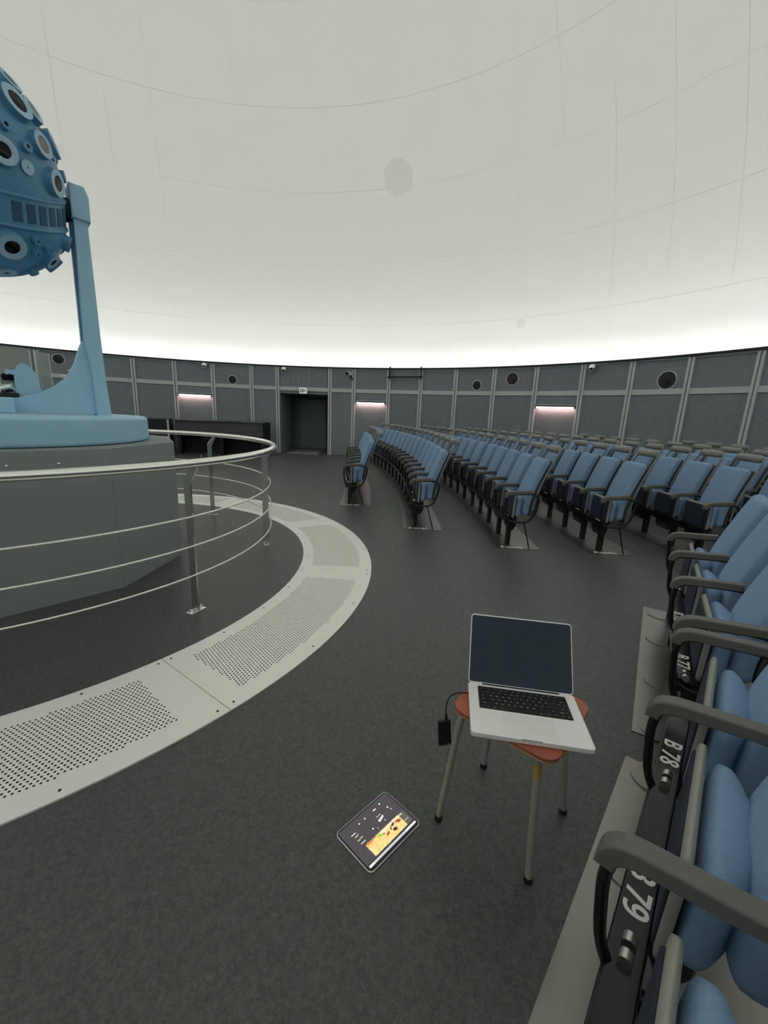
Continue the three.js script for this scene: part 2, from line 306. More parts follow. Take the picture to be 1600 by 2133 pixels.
// ---------------------------------------------------------------- perforated steel floor ring
{
  const t = thing('floor_grille_ring', 'ring of bright perforated steel floor panels around the railing', 'grille');
  const ri = 2.4835, ro = 3.1497, half = 18, P = 0.0205, hr = 0.0050, TY = 0.008;
  const inside = (x, y) => { const r = Math.hypot(x, y), a = Math.atan2(x, y) / D2R; return r > 2.578 && r < 3.045 && a > -15.7 && a < 14.6; };
  const key = (i, j) => i * 1000 + j, cells = new Map();
  const ctr = (i, j) => [i * P + j * P / 2, j * P * Math.sqrt(3) / 2];
  const cor = (i, j) => { const [x, y] = ctr(i / 2, j / 2); return [x, y]; };   // half-integer lattice
  for (let j = 130; j < 180; j++) for (let i = -180; i < 120; i++) { const cs = [[1, 1], [-1, 1], [-1, -1], [1, -1]].map(([p, q]) => cor(2 * i + p, 2 * j + q)); if (cs.every(c => inside(...c))) cells.set(key(i, j), [i, j]); }
  const edges = () => { const E = new Map(); for (const [i, j] of cells.values()) { const c = [[1, 1], [-1, 1], [-1, -1], [1, -1]].map(([p, q]) => [2 * i + p, 2 * j + q]), nb = [[0, 1], [-1, 0], [0, -1], [1, 0]]; for (let k = 0; k < 4; k++) if (!cells.has(key(i + nb[k][0], j + nb[k][1]))) { const s = c[k].join(), l = E.get(s) || []; l.push([c[k], c[(k + 1) % 4], [i, j]]); E.set(s, l); } } return E; };
  let E = edges();
  for (let it = 0; it < 50; it++) { let bad = 0; for (const l of E.values()) if (l.length > 1) { cells.delete(key(...l[0][2])); bad++; } if (!bad) break; E = edges(); }
  const loops = []; const left = new Set(E.keys());
  while (left.size) { const s0 = left.values().next().value; let s = s0; const loop = []; do { left.delete(s); const [a, b] = E.get(s)[0]; loop.push(a); s = b.join(); } while (s !== s0 && left.has(s)); loops.push(loop); }
  const shape = new THREE.Shape(); const N = 48;
  const out = []; for (let k = 0; k <= N; k++) { const a = (-half + 0.035 + (2 * half - 0.07) * k / N) * D2R; out.push([ro * Math.sin(a), ro * Math.cos(a)]); } for (let k = N; k >= 0; k--) { const a = (-half + 0.045 + (2 * half - 0.09) * k / N) * D2R; out.push([ri * Math.sin(a), ri * Math.cos(a)]); }
  shape.setFromPoints(out.map(p => new THREE.Vector2(...p)));
  for (const lp of loops) shape.holes.push(new THREE.Path(lp.map(c => new THREE.Vector2(...cor(...c)))));
  const sg = new THREE.ShapeGeometry(shape).toNonIndexed();
  const pos = [...sg.attributes.position.array];
  const K = 8, hv = Array.from({ length: K }, (_, k) => [hr * Math.cos((k + 0.5) / K * 2 * Math.PI), hr * Math.sin((k + 0.5) / K * 2 * Math.PI)]);
  const cc = [[1, 1], [-1, 1], [-1, -1], [1, -1]].map(([p, q]) => cor(p, q));
  const sw = cc.map((c, m) => { const d = cc[(m + 1) % 4], a = Math.atan2(c[1] + d[1], c[0] + d[0]); let b = 0, bd = 9; hv.forEach((h, k) => { let e = Math.abs(Math.atan2(Math.sin(Math.atan2(h[1], h[0]) - a), Math.cos(Math.atan2(h[1], h[0]) - a))); if (e < bd) { bd = e; b = k; } }); return b; });
  const tri = []; for (let m = 0; m < 4; m++) { tri.push([cc[m], cc[(m + 1) % 4], hv[sw[m]]]); let k = sw[(m + 3) % 4]; while (k !== sw[m]) { const k2 = (k + 1) % K; tri.push([cc[m], hv[k2], hv[k]]); k = k2; } }
  for (const [i, j] of cells.values()) { const [x, y] = ctr(i, j); for (const T of tri) for (const v of T) pos.push(x + v[0], y + v[1], 0); }
  for (let k = 0; k < out.length; k++) { const a = out[k], b = out[(k + 1) % out.length]; pos.push(a[0], a[1], 0, b[0], b[1], 0, b[0], b[1], -TY, a[0], a[1], 0, b[0], b[1], -TY, a[0], a[1], -TY); }
  // shape y (radial) -> +z, x -> +x, up -> y
  const q = new Float32Array(pos.length); for (let k = 0; k < pos.length; k += 3) { q[k] = pos[k]; q[k + 1] = TY + pos[k + 2]; q[k + 2] = pos[k + 1]; }
  const nrm = new Float32Array(pos.length);
  for (let k = 0; k < q.length; k += 9) { const a = V(q[k], q[k + 1], q[k + 2]), b = V(q[k + 3], q[k + 4], q[k + 5]), c = V(q[k + 6], q[k + 7], q[k + 8]); const n = b.clone().sub(a).cross(c.clone().sub(a)).normalize(); if (Math.abs(n.y) > 0.5 && n.y < 0) { for (let z = 0; z < 3; z++) { const tmp = q[k + 3 + z]; q[k + 3 + z] = q[k + 6 + z]; q[k + 6 + z] = tmp; } n.negate(); } for (let z = 0; z < 3; z++) { nrm[k + 3 * z] = n.x; nrm[k + 3 * z + 1] = n.y; nrm[k + 3 * z + 2] = n.z; } }
  const G = new THREE.BufferGeometry(); G.setAttribute('position', new THREE.BufferAttribute(q, 3)); G.setAttribute('normal', new THREE.BufferAttribute(nrm, 3));
  const uv = new Float32Array(q.length / 3 * 2); for (let k = 0; k < q.length / 3; k++) { uv[2 * k] = q[3 * k]; uv[2 * k + 1] = q[3 * k + 2]; } G.setAttribute('uv', new THREE.BufferAttribute(uv, 2));
  const scr = new THREE.CylinderGeometry(0.006, 0.006, 0.003, 10);
  for (let k = 0; k < 10; k++) {
    const m = obj('ring_panel', G, M.plateSteel, t); m.rotation.y = (36 + 36 * k) * D2R;
    for (const [a, r] of [[-17.2, 2.52], [-17.2, 3.11], [17.2, 2.52], [17.2, 3.11], [-6, 3.11], [6, 3.11], [0, 2.52], [-9, 2.52], [9, 2.52]]) { const p = pol(r, a, TY); obj('screw', scr.clone().translate(p.x, p.y, p.z), M.screw, m); }
  }
}
// ---------------------------------------------------------------- railing
{
  const t = thing('railing', 'round stainless steel railing with three thin rods around the projector', 'railing');
  obj('handrail', new THREE.TorusGeometry(2.2068, 0.027, 14, 200).rotateX(Math.PI / 2).translate(0, 1.0619, 0), M.steel, t);
  for (const y of [0.703, 0.50, 0.292]) obj('rod', new THREE.TorusGeometry(2.165, 0.0072, 8, 180).rotateX(Math.PI / 2).translate(0, y, 0), M.steel, t);
  for (let k = 0; k < 8; k++) {
    const a = [66.2, 109.97, 153.88, 197.7, 241.5, 285.3, 329.1, 22.4][k], T = g => { const p = pol(2.115, a); return g.rotateY(a * D2R).translate(p.x, 0, p.z); };   // local +z points outwards
    const sh = new THREE.Shape([[-0.03, 0.008], [0.03, 0.008], [0.03, 0.925], [0.102, 1.03], [0.082, 1.046], [-0.03, 0.955]].map(p => new THREE.Vector2(...p)));
    const post = obj('post', T(new THREE.ExtrudeGeometry(sh, { depth: 0.012, bevelEnabled: false }).translate(0, 0, -0.006).rotateY(-Math.PI / 2)), M.steelDull, t);
    obj('foot_plate', T(rbox(-0.065, 0.065, 0, 0.008, -0.03, 0.03, 0.003)), M.steel, post);
    for (const s of [-1, 1]) obj('bolt', T(new THREE.CylinderGeometry(0.008, 0.008, 0.022, 10).translate(s * 0.048, 0.017, 0)), M.steel, post);
    for (const y of [0.703, 0.50, 0.292]) obj('rod_holder', T(new THREE.CylinderGeometry(0.005, 0.005, 0.03, 8).rotateX(Math.PI / 2).translate(0, y, 0.04)), M.steel, post);
  }
}
// ---------------------------------------------------------------- pedestal and star projector
{
  const t = thing('projector_pedestal', 'dark grey ten sided pedestal under the projector', 'pedestal');
  const pts = [], c0 = 67; for (let k = 0; k < 10; k++) pts.push(pol(1.315, c0 + 36 * k));
  for (let k = 0; k < 10; k++) {
    const a = c0 + 18 + 36 * k, w = 2 * 1.315 * Math.sin(18 * D2R), ap = 1.315 * Math.cos(18 * D2R);
    obj('side_panel', new THREE.BoxGeometry(w - 0.003, 1.06, 0.02).translate(0, 0.53, 0).rotateY(a * D2R).translate((ap - 0.01) * Math.sin(a * D2R), 0, (ap - 0.01) * Math.cos(a * D2R)), M.pedestal, t);
  }
  const s = new THREE.Shape(pts.map(p => new THREE.Vector2(p.x, -p.z)));
  obj('top_plate', new THREE.ExtrudeGeometry(s, { depth: 0.03, bevelEnabled: false }).rotateX(-Math.PI / 2).translate(0, 1.06, 0), M.pedestal, t);
  for (const u of [-0.17, 0.10]) { const a = c0 - 18, ap = 1.315 * Math.cos(18 * D2R); obj('screw', new THREE.SphereGeometry(0.011, 10, 8).translate(u, 1.0, ap).rotateY(a * D2R), M.steel, t); }
}
{
  const t = thing('star_projector', 'blue egg shaped star projector studded with lenses in a fork mount', 'projector');
  const rt = V(0.7402, 0, -0.6724), nv = V(0.6724, 0, 0.7402), up = V(0, 1, 0);
  const mount = new THREE.Matrix4().makeBasis(rt, up, nv);            // x right, y up, z towards the aisle
  const tau = 24 * D2R, ax = up.clone().multiplyScalar(Math.cos(tau)).addScaledVector(nv, Math.sin(tau)), fw = nv.clone().multiplyScalar(Math.cos(tau)).addScaledVector(up, -Math.sin(tau));
  const ball = new THREE.Matrix4().makeBasis(rt, ax, fw).setPosition(0, 2.95, 0);
  const part = (n, g, m, mx = mount, par = t) => obj(n, (Array.isArray(g) ? mergeGeometries(g.map(q => q.index ? q.toNonIndexed() : q)) : g).applyMatrix4(mx), m, par);
  // base disc with rounded rim
  const lp = []; for (const [r, y] of [[0.001, 1.092], [1.04, 1.092], [1.058, 1.10], [1.066, 1.12], [1.066, 1.275], [1.058, 1.295], [1.04, 1.303], [0.001, 1.303]]) lp.push(new THREE.Vector2(r, y));
  obj('base_disc', new THREE.LatheGeometry(lp, 96), M.paintBlue, t);
  // ball
  const A = 0.6, BU = 0.74, BL = 0.48, prof = [];
  for (let k = 0; k <= 24; k++) { const q = k / 24 * Math.PI / 2; prof.push(new THREE.Vector2(Math.max(0.001, A * Math.cos(q)), 0.1 + BU * Math.sin(q))); }
  part('upper_shell', new THREE.LatheGeometry([...prof].reverse(), 72).scale(1, 1, 1), M.ballBlue, ball);
  const pl = []; for (let k = 0; k <= 24; k++) { const q = k / 24 * Math.PI / 2; pl.push(new THREE.Vector2(Math.max(0.001, A * Math.cos(q)), -0.1 - BL * Math.sin(q))); }
  part('lower_shell', new THREE.LatheGeometry(pl, 72), M.ballBlue, ball);
  part('belt', new THREE.LatheGeometry([[0.58, 0.112], [0.606, 0.112], [0.616, 0.102], [0.612, 0.09], [0.604, 0.085], [0.604, -0.085], [0.612, -0.09], [0.616, -0.102], [0.606, -0.112], [0.58, -0.112]].map(p => new THREE.Vector2(...p)), 96), M.ballBlue, ball);
  for (const az of [64.5, 55.5, 46.5, 37.5, 28.5, 19.5]) part('vent_panel', new RoundedBoxGeometry(0.064, 0.125, 0.008, 2, 0.003).translate(0, 0, 0.604).rotateY((90 - az) * D2R), M.vent, ball);
  const lens = (az, v, kind, ri, ro) => {
    const u = v > 0.1 ? (v - 0.1) / BU : (v + 0.1) / BL, B = v > 0.1 ? BU : BL, rr = A * Math.sqrt(Math.max(0, 1 - u * u));
    const p = V(rr * Math.cos(az * D2R), v, rr * Math.sin(az * D2R)), n = V(p.x / A / A, (v > 0.1 ? v - 0.1 : v + 0.1) / B / B, p.z / A / A).normalize();
    const mx = new THREE.Matrix4().makeRotationFromQuaternion(new THREE.Quaternion().setFromUnitVectors(V(0, 1, 0), n)).setPosition(p); mx.premultiply(ball);
    const h = kind === 'flat' ? 0.012 : kind === 'small' ? 0.035 : 0.04;
    const b = new THREE.LatheGeometry([[ro * 1.02, -0.06], [ro * 1.02, h - 0.004], [ro * 0.99, h - 0.001]].map(q => new THREE.Vector2(...q)), 32);
    const m = part('lens_barrel', b, M.ballBlue, mx);
    part('lens_ring', new THREE.LatheGeometry([[ro * 0.99, h - 0.001], [ro * 0.97, h], [ri, h], [ri * 0.99, h - 0.006], [ri * 0.9, -0.03]].map(q => new THREE.Vector2(...q)), 32), kind === 'small' ? M.ballBlue : M.ringBlue, mx, m);
    part('lens_glass', new THREE.LatheGeometry([[0.0005, h - 0.003], [ri * 0.5, h - 0.004], [ri * 0.995, h - 0.007]].map(q => new THREE.Vector2(...q)), 24), kind === 'grey' ? M.lensGrey : M.lensBlack, mx, m);
    if (kind === 'big') part('barrel_skirt', new THREE.CylinderGeometry(ro * 1.0, ro * 1.14, 0.05, 32, 1, true).translate(0, -0.01, 0), M.ballBlue, mx, m);
  };
  for (const l of [[41.8, 0.614, 'big', 0.061, 0.100], [68.4, 0.333, 'big', 0.046, 0.085], [35.8, 0.429, 'grey', 0.052, 0.082], [51.1, 0.395, 'small', 0.012, 0.034], [53.7, 0.28, 'flat', 0.006, 0.045], [31.6, 0.226, 'big', 0.052, 0.090], [61.7, 0.475, 'small', 0.014, 0.03],
    [70.4, -0.226, 'big', 0.05, 0.092], [54.2, -0.165, 'small', 0.009, 0.03], [52.9, -0.254, 'small', 0.009, 0.03], [43.1, -0.222, 'small', 0.009, 0.03], [35.2, -0.309, 'big', 0.034, 0.066], [17.5, 0.398, 'flat', 0.012, 0.045], [66.6, -0.458, 'flat', 0.02, 0.07],
    [20.6, 0.603, 'grey', 0.05, 0.08], [10, 0.45, 'grey', 0.06, 0.09], [11.5, 0.27, 'small', 0.012, 0.04], [24, 0.715, 'big', 0.045, 0.075], [44, -0.42, 'small', 0.012, 0.034], [14, -0.19, 'big', 0.035, 0.06], [70, 0.67, 'big', 0.06, 0.10], [100, 0.42, 'big', 0.06, 0.095], [95, 0.2, 'grey', 0.05, 0.08], [85, 0.56, 'small', 0.014, 0.034], [120, 0.6, 'big', 0.06, 0.1], [-20, 0.4, 'big', 0.06, 0.1], [-15, -0.25, 'big', 0.045, 0.08], [100, -0.25, 'big', 0.05, 0.09], [10, -0.38, 'grey', 0.04, 0.07]]) lens(...l);
  part('trunnion', rod(V(0.56, 2.99, 0), V(0.68, 2.99, 0), 0.09, 24), M.dark); part('trunnion', rod(V(-0.56, 2.99, 0), V(-0.68, 2.99, 0), 0.09, 24), M.dark);
  // fork: two arms and a curved web joining them
  for (const s of [1, -1]) {
    const ex = (pts, d, z0, bv) => { const g = new THREE.ExtrudeGeometry(new THREE.Shape(pts.map(p => new THREE.Vector2(p[0], p[1]))), { depth: d, bevelEnabled: !!bv, bevelSize: bv, bevelThickness: bv, bevelSegments: 2, curveSegments: 8 }).translate(0, 0, z0); if (s < 0) g.rotateY(Math.PI); return g; };
    const col = part('fork_arm', ex([[0.665, 1.305], [0.765, 1.305], [0.748, 1.62], [0.742, 2.0], [0.738, 2.95], [0.655, 2.95], [0.640, 2.4], [0.630, 1.93], [0.66, 1.7]], 0.17, -0.085, 0.008), M.paintBlue);
    part('arm_head', ex([[0.645, 2.925], [0.756, 2.915], [0.760, 3.09], [0.735, 3.155], [0.645, 3.16]], 0.22, -0.11, 0.01), M.paintBlue, mount, col);
    const cv = [[0, 1.318], [0.66, 1.318], [0.66, 1.98], [0.622, 1.95], [0.59, 1.88], [0.545, 1.75], [0.47, 1.62], [0.38, 1.54], [0.27, 1.475], [0.12, 1.425], [0, 1.415]];
    part('fork_web', ex(cv, 0.10, -0.05, 0.006), M.paintBlue);
    part('cable_cover', ex([[0.612, 1.95], [0.632, 1.95], [0.648, 2.92], [0.628, 2.92]], 0.06, -0.04, 0.003), M.ballBlue);
  }
  part('centre_block', rbox(-0.17, 0.085, 1.303, 1.43, 0.02, 0.22, 0.012), M.paintBlue);
}
// planet projectors with clear covers, standing in the fork
{
  const t = scene.getObjectByName('star_projector');
  const rt = V(0.7402, 0, -0.6724), nv = V(0.6724, 0, 0.7402), mx = new THREE.Matrix4().makeBasis(rt, V(0, 1, 0), nv);
  const part = (n, g, m, par = t) => obj(n, g.applyMatrix4(mx), m, par);
  const lobe = new THREE.Shape(); lobe.moveTo(0.115, 1.40); lobe.lineTo(0.118, 1.62); lobe.quadraticCurveTo(0.13, 1.685, 0.165, 1.712); lobe.quadraticCurveTo(0.20, 1.725, 0.232, 1.69); lobe.lineTo(0.262, 1.635); lobe.lineTo(0.292, 1.45); lobe.lineTo(0.292, 1.40);
  part('housing', new THREE.ExtrudeGeometry(lobe, { depth: 0.05, bevelEnabled: true, bevelSize: 0.004, bevelThickness: 0.004, bevelSegments: 2 }).translate(0, 0, -0.14), M.paintBlue);
  const acry = new THREE.MeshPhysicalMaterial({ color: 0xd9dcd6, transmission: 0.72, roughness: 0.25, thickness: 0, ior: 1.45 });
  const edge = std(0xe6e8e2, 0.4);
  const pane = (x0, x1, y0, y1, z, ry) => { const p = part('clear_pane', rbox(x0, x1, y0, y1, -0.003, 0.003, 0.002).translate(-(x0 + x1) / 2, 0, 0).rotateY(ry).translate((x0 + x1) / 2, 0, z), acry); for (const x of [x0, x1]) part('pane_edge', rbox(x - 0.004, x + 0.004, y0, y1, -0.005, 0.005, 0.002).translate(-(x0 + x1) / 2, 0, 0).rotateY(ry).translate((x0 + x1) / 2, 0, z), edge, p); };
  pane(0.02, 0.245, 1.42, 1.85, -0.19, 0); pane(0.25, 0.42, 1.42, 1.84, -0.27, 0.9); pane(-0.2, 0.01, 1.42, 1.85, -0.19, 0);
  part('lens', rod(V(0.03, 1.50, -0.12), V(0.10, 1.52, -0.08), 0.035, 18), M.steel); part('lens', rod(V(0.05, 1.60, -0.14), V(0.1, 1.6, -0.1), 0.03, 18), M.lensBlack); part('lens', rod(V(-0.02, 1.48, -0.1), V(0.03, 1.47, -0.06), 0.03, 18), M.steel);
  part('support', rbox(-0.05, 0.13, 1.40, 1.47, -0.16, -0.04, 0.006), M.dark); part('upper_cap', rbox(0.06, 0.13, 1.62, 1.66, -0.15, -0.09, 0.006), M.paintBlue);
}
// ---------------------------------------------------------------- reclining seats
const backProf = [[0.262, 0.36], [0.262, 0.47], [0.288, 0.60], [0.335, 0.74], [0.390, 0.885], [0.440, 1.0]];
const SG = {
  back: slab(backProf, 0.198, 0.075, { bulge: 0.022, round: 0.045, N: 16 }),
  backShell: slab([[0.31, 0.36], [0.31, 0.47], [0.335, 0.59], [0.382, 0.72], [0.442, 0.88], [0.488, 0.985]], 0.204, 0.022, { e: 0.2, round: 0.02, N: 10, M: 16 }),
  seatPad: slab([[0.160, 0.335], [0.162, 0.42], [0.167, 0.50], [0.172, 0.585]].reverse(), 0.205, 0.06, { e: 0.5, bulge: 0.05, round: 0.05, N: 8 }),
  seatShell: slab([[0.116, 0.325], [0.119, 0.45], [0.124, 0.603]], 0.212, 0.024, { e: 0.22, round: 0.022, N: 6, M: 20 }),
  seatUnder: slab([[0.103, 0.34], [0.106, 0.45], [0.110, 0.585]], 0.195, 0.012, { e: 0.22, round: 0.02, N: 5, M: 16 }),
  roll: new THREE.CapsuleGeometry(0.042, 0.265, 5, 18).rotateX(Math.PI / 2).translate(0.548, 1.112, 0),
  hinge: (() => { const s = new THREE.Shape([[0.10, 0.31], [0.185, 0.31], [0.185, 0.22], [0.155, 0.165], [0.125, 0.165], [0.10, 0.22]].map(p => new THREE.Vector2(...p))); return new THREE.ExtrudeGeometry(s, { depth: 0.2, bevelEnabled: true, bevelSize: 0.005, bevelThickness: 0.005, bevelSegments: 1 }).translate(0, 0, -0.1); })(),
};
const sideTube = q => { const z = q * 0.214, w = q * 0.186; return tube([[0.330, 0.44, z], [0.345, 0.56, z], [0.385, 0.72, z], [0.446, 0.88, z * 0.99], [0.505, 1.01, q * 0.2], [0.545, 1.09, w], [0.55, 1.112, q * 0.17]], 0.0115, false, 26, 7); };
SG.tubeL = sideTube(1); SG.tubeR = sideTube(-1);
SG.pivot = new THREE.CylinderGeometry(0.016, 0.016, 0.45, 10).rotateX(Math.PI / 2).translate(0.14, 0.34, 0);
function armGeo(z) {
  const loop = tube([[0.06, 0.612, z], [0.16, 0.622, z], [0.28, 0.628, z], [0.335, 0.607, z], [0.358, 0.556, z], [0.345, 0.48, z], [0.315, 0.385, z], [0.275, 0.327, z], [0.215, 0.305, z], [0.11, 0.305, z], [0.05, 0.322, z], [0.022, 0.37, z], [0.008, 0.46, z], [0.005, 0.55, z], [0.02, 0.595, z]], 0.0125, true, 64, 8);
  const sh = new THREE.Shape(); sh.moveTo(-0.012, 0.582); sh.quadraticCurveTo(-0.012, 0.634, 0.055, 0.643); sh.lineTo(0.27, 0.661); sh.lineTo(0.275, 0.637); sh.lineTo(0.07, 0.617); sh.quadraticCurveTo(0.016, 0.612, 0.012, 0.58); sh.closePath();
  const pad = new THREE.ExtrudeGeometry(sh, { depth: 0.036, bevelEnabled: true, bevelSize: 0.006, bevelThickness: 0.006, bevelSegments: 3, curveSegments: 8 }).translate(0, 0, z - 0.018);
  return [loop, pad];
}
const armCache = {};
const PITCH = 0.553;
function makeSeat(x, z, turn, label, group, { near = false, endRod = false, pitch = PITCH } = {}) {
  const t = thing('theatre_seat', label, 'seat', group); t.position.set(x, 0, z); t.rotation.y = turn;
  obj('seat_cushion', SG.seatPad, M.fabric, t);
  const sh = obj('seat_shell', SG.seatShell, M.rim, t); obj('underside_pad', SG.seatUnder, M.fabricDark, sh);
  obj('seat_hinge', SG.pivot, M.tubeBlack, t); obj('hinge_box', SG.hinge, M.tubeBlack, t);
  obj('backrest', SG.back, M.fabric, t); obj('back_shell', SG.backShell, M.shell, t);
  obj('frame_tube', SG.tubeL, M.frame, t); obj('frame_tube', SG.tubeR, M.frame, t);
  obj('headrest_roll', SG.roll, M.roll, t);
  const arm = s => { const k = s * pitch; armCache[k] ??= armGeo(k / 2); obj('arm_loop', armCache[k][0], M.tubeBlack, t); obj('arm_pad', armCache[k][1], M.arm, t); };
  arm(-1); if (near) arm(1);
  if (endRod) obj('end_rod', rod(V(0.225, 0.305, pitch / 2), V(0.315, 0.006, pitch / 2), 0.007, 8), M.tubeBlack, t);
  return t;
}
const ord = ['first', 'second', 'third', 'fourth', 'fifth', 'sixth', 'seventh', 'eighth', 'ninth', 'tenth', 'eleventh', 'twelfth', 'thirteenth', 'fourteenth', 'fifteenth'];
const RC = 28.2, ZC = -2.3, X70 = 3.57, GAP = 0.055;
const rowsA = [
  { n: 'A 85-90', x0: 2.60, z0: -2.83, count: 6, from: 85, d: 'row A 85-90 nearest the doorway' },
  { n: 'A 70-84', x0: 3.57, z0: -1.58, count: 15, from: 70, d: 'row A 70-84' },
  { n: 'A 55-69', x0: 4.612, z0: -0.94, count: 15, from: 55, d: 'row A 55-69' },
  { n: 'A 40-54', x0: 5.64, z0: -0.87, count: 15, from: 40, d: 'row A 40-54' },
  { n: null, x0: 6.66, z0: -0.74, count: 15, d: 'the row behind A 40-54' },
  { n: null, x0: 7.69, z0: -0.62, count: 15, d: 'the last row but one by the wall' },
  { n: null, x0: 8.71, z0: -0.5, count: 15, d: 'the last row along the wall' },
];
for (const row of rowsA) {
  const Rk = RC + row.x0 - X70, xc = row.x0 - Rk;
  const angOf = q => (-(row.z0 - ZC) + q * PITCH + GAP * Math.floor(q / 5 + 1e-6)) / Rk;
  const P = (q, s) => { const a = angOf(q); return V(xc + (Rk + s) * Math.cos(a), 0, ZC - (Rk + s) * Math.sin(a)); };
  const list = [];
  for (let i = 0; i < row.count; i++) { const r = P(i + 0.5, 0.6), c = P(i + 0.5, 0.3); if (Math.hypot(r.x, r.z) > 10.53) break; if ((P(i + 0.5, 0.1).x - 3.2444) / (3.5716 - c.z) > 1.02) continue; list.push(i); }
  if (!list.length) continue;
  const i0 = list[0], i1 = list[list.length - 1] + 1;
  for (const i of list) { const p = P(i + 0.5, 0); makeSeat(p.x, p.z, angOf(i + 0.5), `blue reclining seat, ${ord[i - i0]} from the aisle in ${row.d}`, 'seats in ' + row.d, { near: i === i0 || i % 5 === 0, endRod: i === i0 && i === 0 }); }
  // floor plate and beam following the row
  const strip = (s0, s1, y0, y1, q0, q1, e0 = 0) => { const a0 = angOf(q0) - e0 / Rk, a1 = angOf(q1), n = Math.max(4, Math.round((q1 - q0) * 1.5)), pos = []; const pt = (k, s, y) => { const a = a0 + (a1 - a0) * k / n; return [xc + (Rk + s) * Math.cos(a), y, ZC - (Rk + s) * Math.sin(a)]; }; const quad = (a, b, c, d) => pos.push(...a, ...b, ...c, ...a, ...c, ...d);
    for (let k = 0; k < n; k++) { quad(pt(k, s0, y1), pt(k, s1, y1), pt(k + 1, s1, y1), pt(k + 1, s0, y1)); quad(pt(k, s0, y0), pt(k + 1, s0, y0), pt(k + 1, s1, y0), pt(k, s1, y0)); quad(pt(k, s0, y0), pt(k, s0, y1), pt(k + 1, s0, y1), pt(k + 1, s0, y0)); quad(pt(k, s1, y0), pt(k + 1, s1, y0), pt(k + 1, s1, y1), pt(k, s1, y1)); }
    quad(pt(0, s0, y0), pt(0, s1, y0), pt(0, s1, y1), pt(0, s0, y1)); quad(pt(n, s0, y0), pt(n, s0, y1), pt(n, s1, y1), pt(n, s1, y0));
    const g = new THREE.BufferGeometry(); g.setAttribute('position', new THREE.Float32BufferAttribute(pos, 3)); g.computeVertexNormals(); return g; };
  const plate = thing('floor_plate', row.n ? `steel floor plate lettered ${row.n} under the seat row` : `steel floor plate under ${row.d}`, 'floor plate');
  obj('plate', strip(-0.06, 0.43, 0, 0.006, i0, i1, 0.03), M.floorPlate, plate);
  if (row.n) { const p = P(0, 0.125), g = flatText(row.n, 0.075, 0.25).translate(0, 0.006, 0).rotateY(angOf(0)).translate(p.x, 0, p.z - 0.02); obj('row_lettering', g, M.white, plate); }
  const beam = thing('seat_beam', `black steel beam on legs carrying the seats of ${row.d}`, 'beam');
  obj('beam', strip(0.03, 0.098, 0.285, 0.348, i0 + 0.02, i1 - 0.02), M.beam, beam);
  for (let q = i0; q <= i1; q++) {
    const qq = Math.min(Math.max(q, i0 + 0.18), i1 - 0.1), p = P(qq, 0.09), a = angOf(qq);
    const l = obj('leg', box(-0.022, 0.022, 0.01, 0.29, -0.035, 0.035).rotateY(a).translate(p.x, 0, p.z), M.tubeBlack, beam);
    obj('foot_disc', new THREE.CylinderGeometry(0.07, 0.07, 0.006, 24).translate(p.x, 0.009, p.z), M.floorPlate, l);
  }
  if (row.from) for (const i of list.slice(0, 5)) { const a = angOf(i + 0.3), p = P(i + 0.3, 0.064); obj('seat_number', flatText('A ' + (row.from + i), 0.03, 0.11, 0.001, 1).rotateY(-Math.PI / 2).translate(0, 0.3485, 0).rotateY(a).translate(p.x, 0, p.z), M.white, beam); }
}
const seatB = { 75: 'blue seat at the far end of the near bench, beside the aisle', 76: 'blue seat second from the far end of the near bench', 77: 'blue seat just beyond the doubled armrests of the near bench', 78: 'blue seat on the camera side of the doubled armrests', 79: 'blue seat level with the stool legs in the near bench', 80: 'blue seat in the bottom right corner, nearest the camera' };
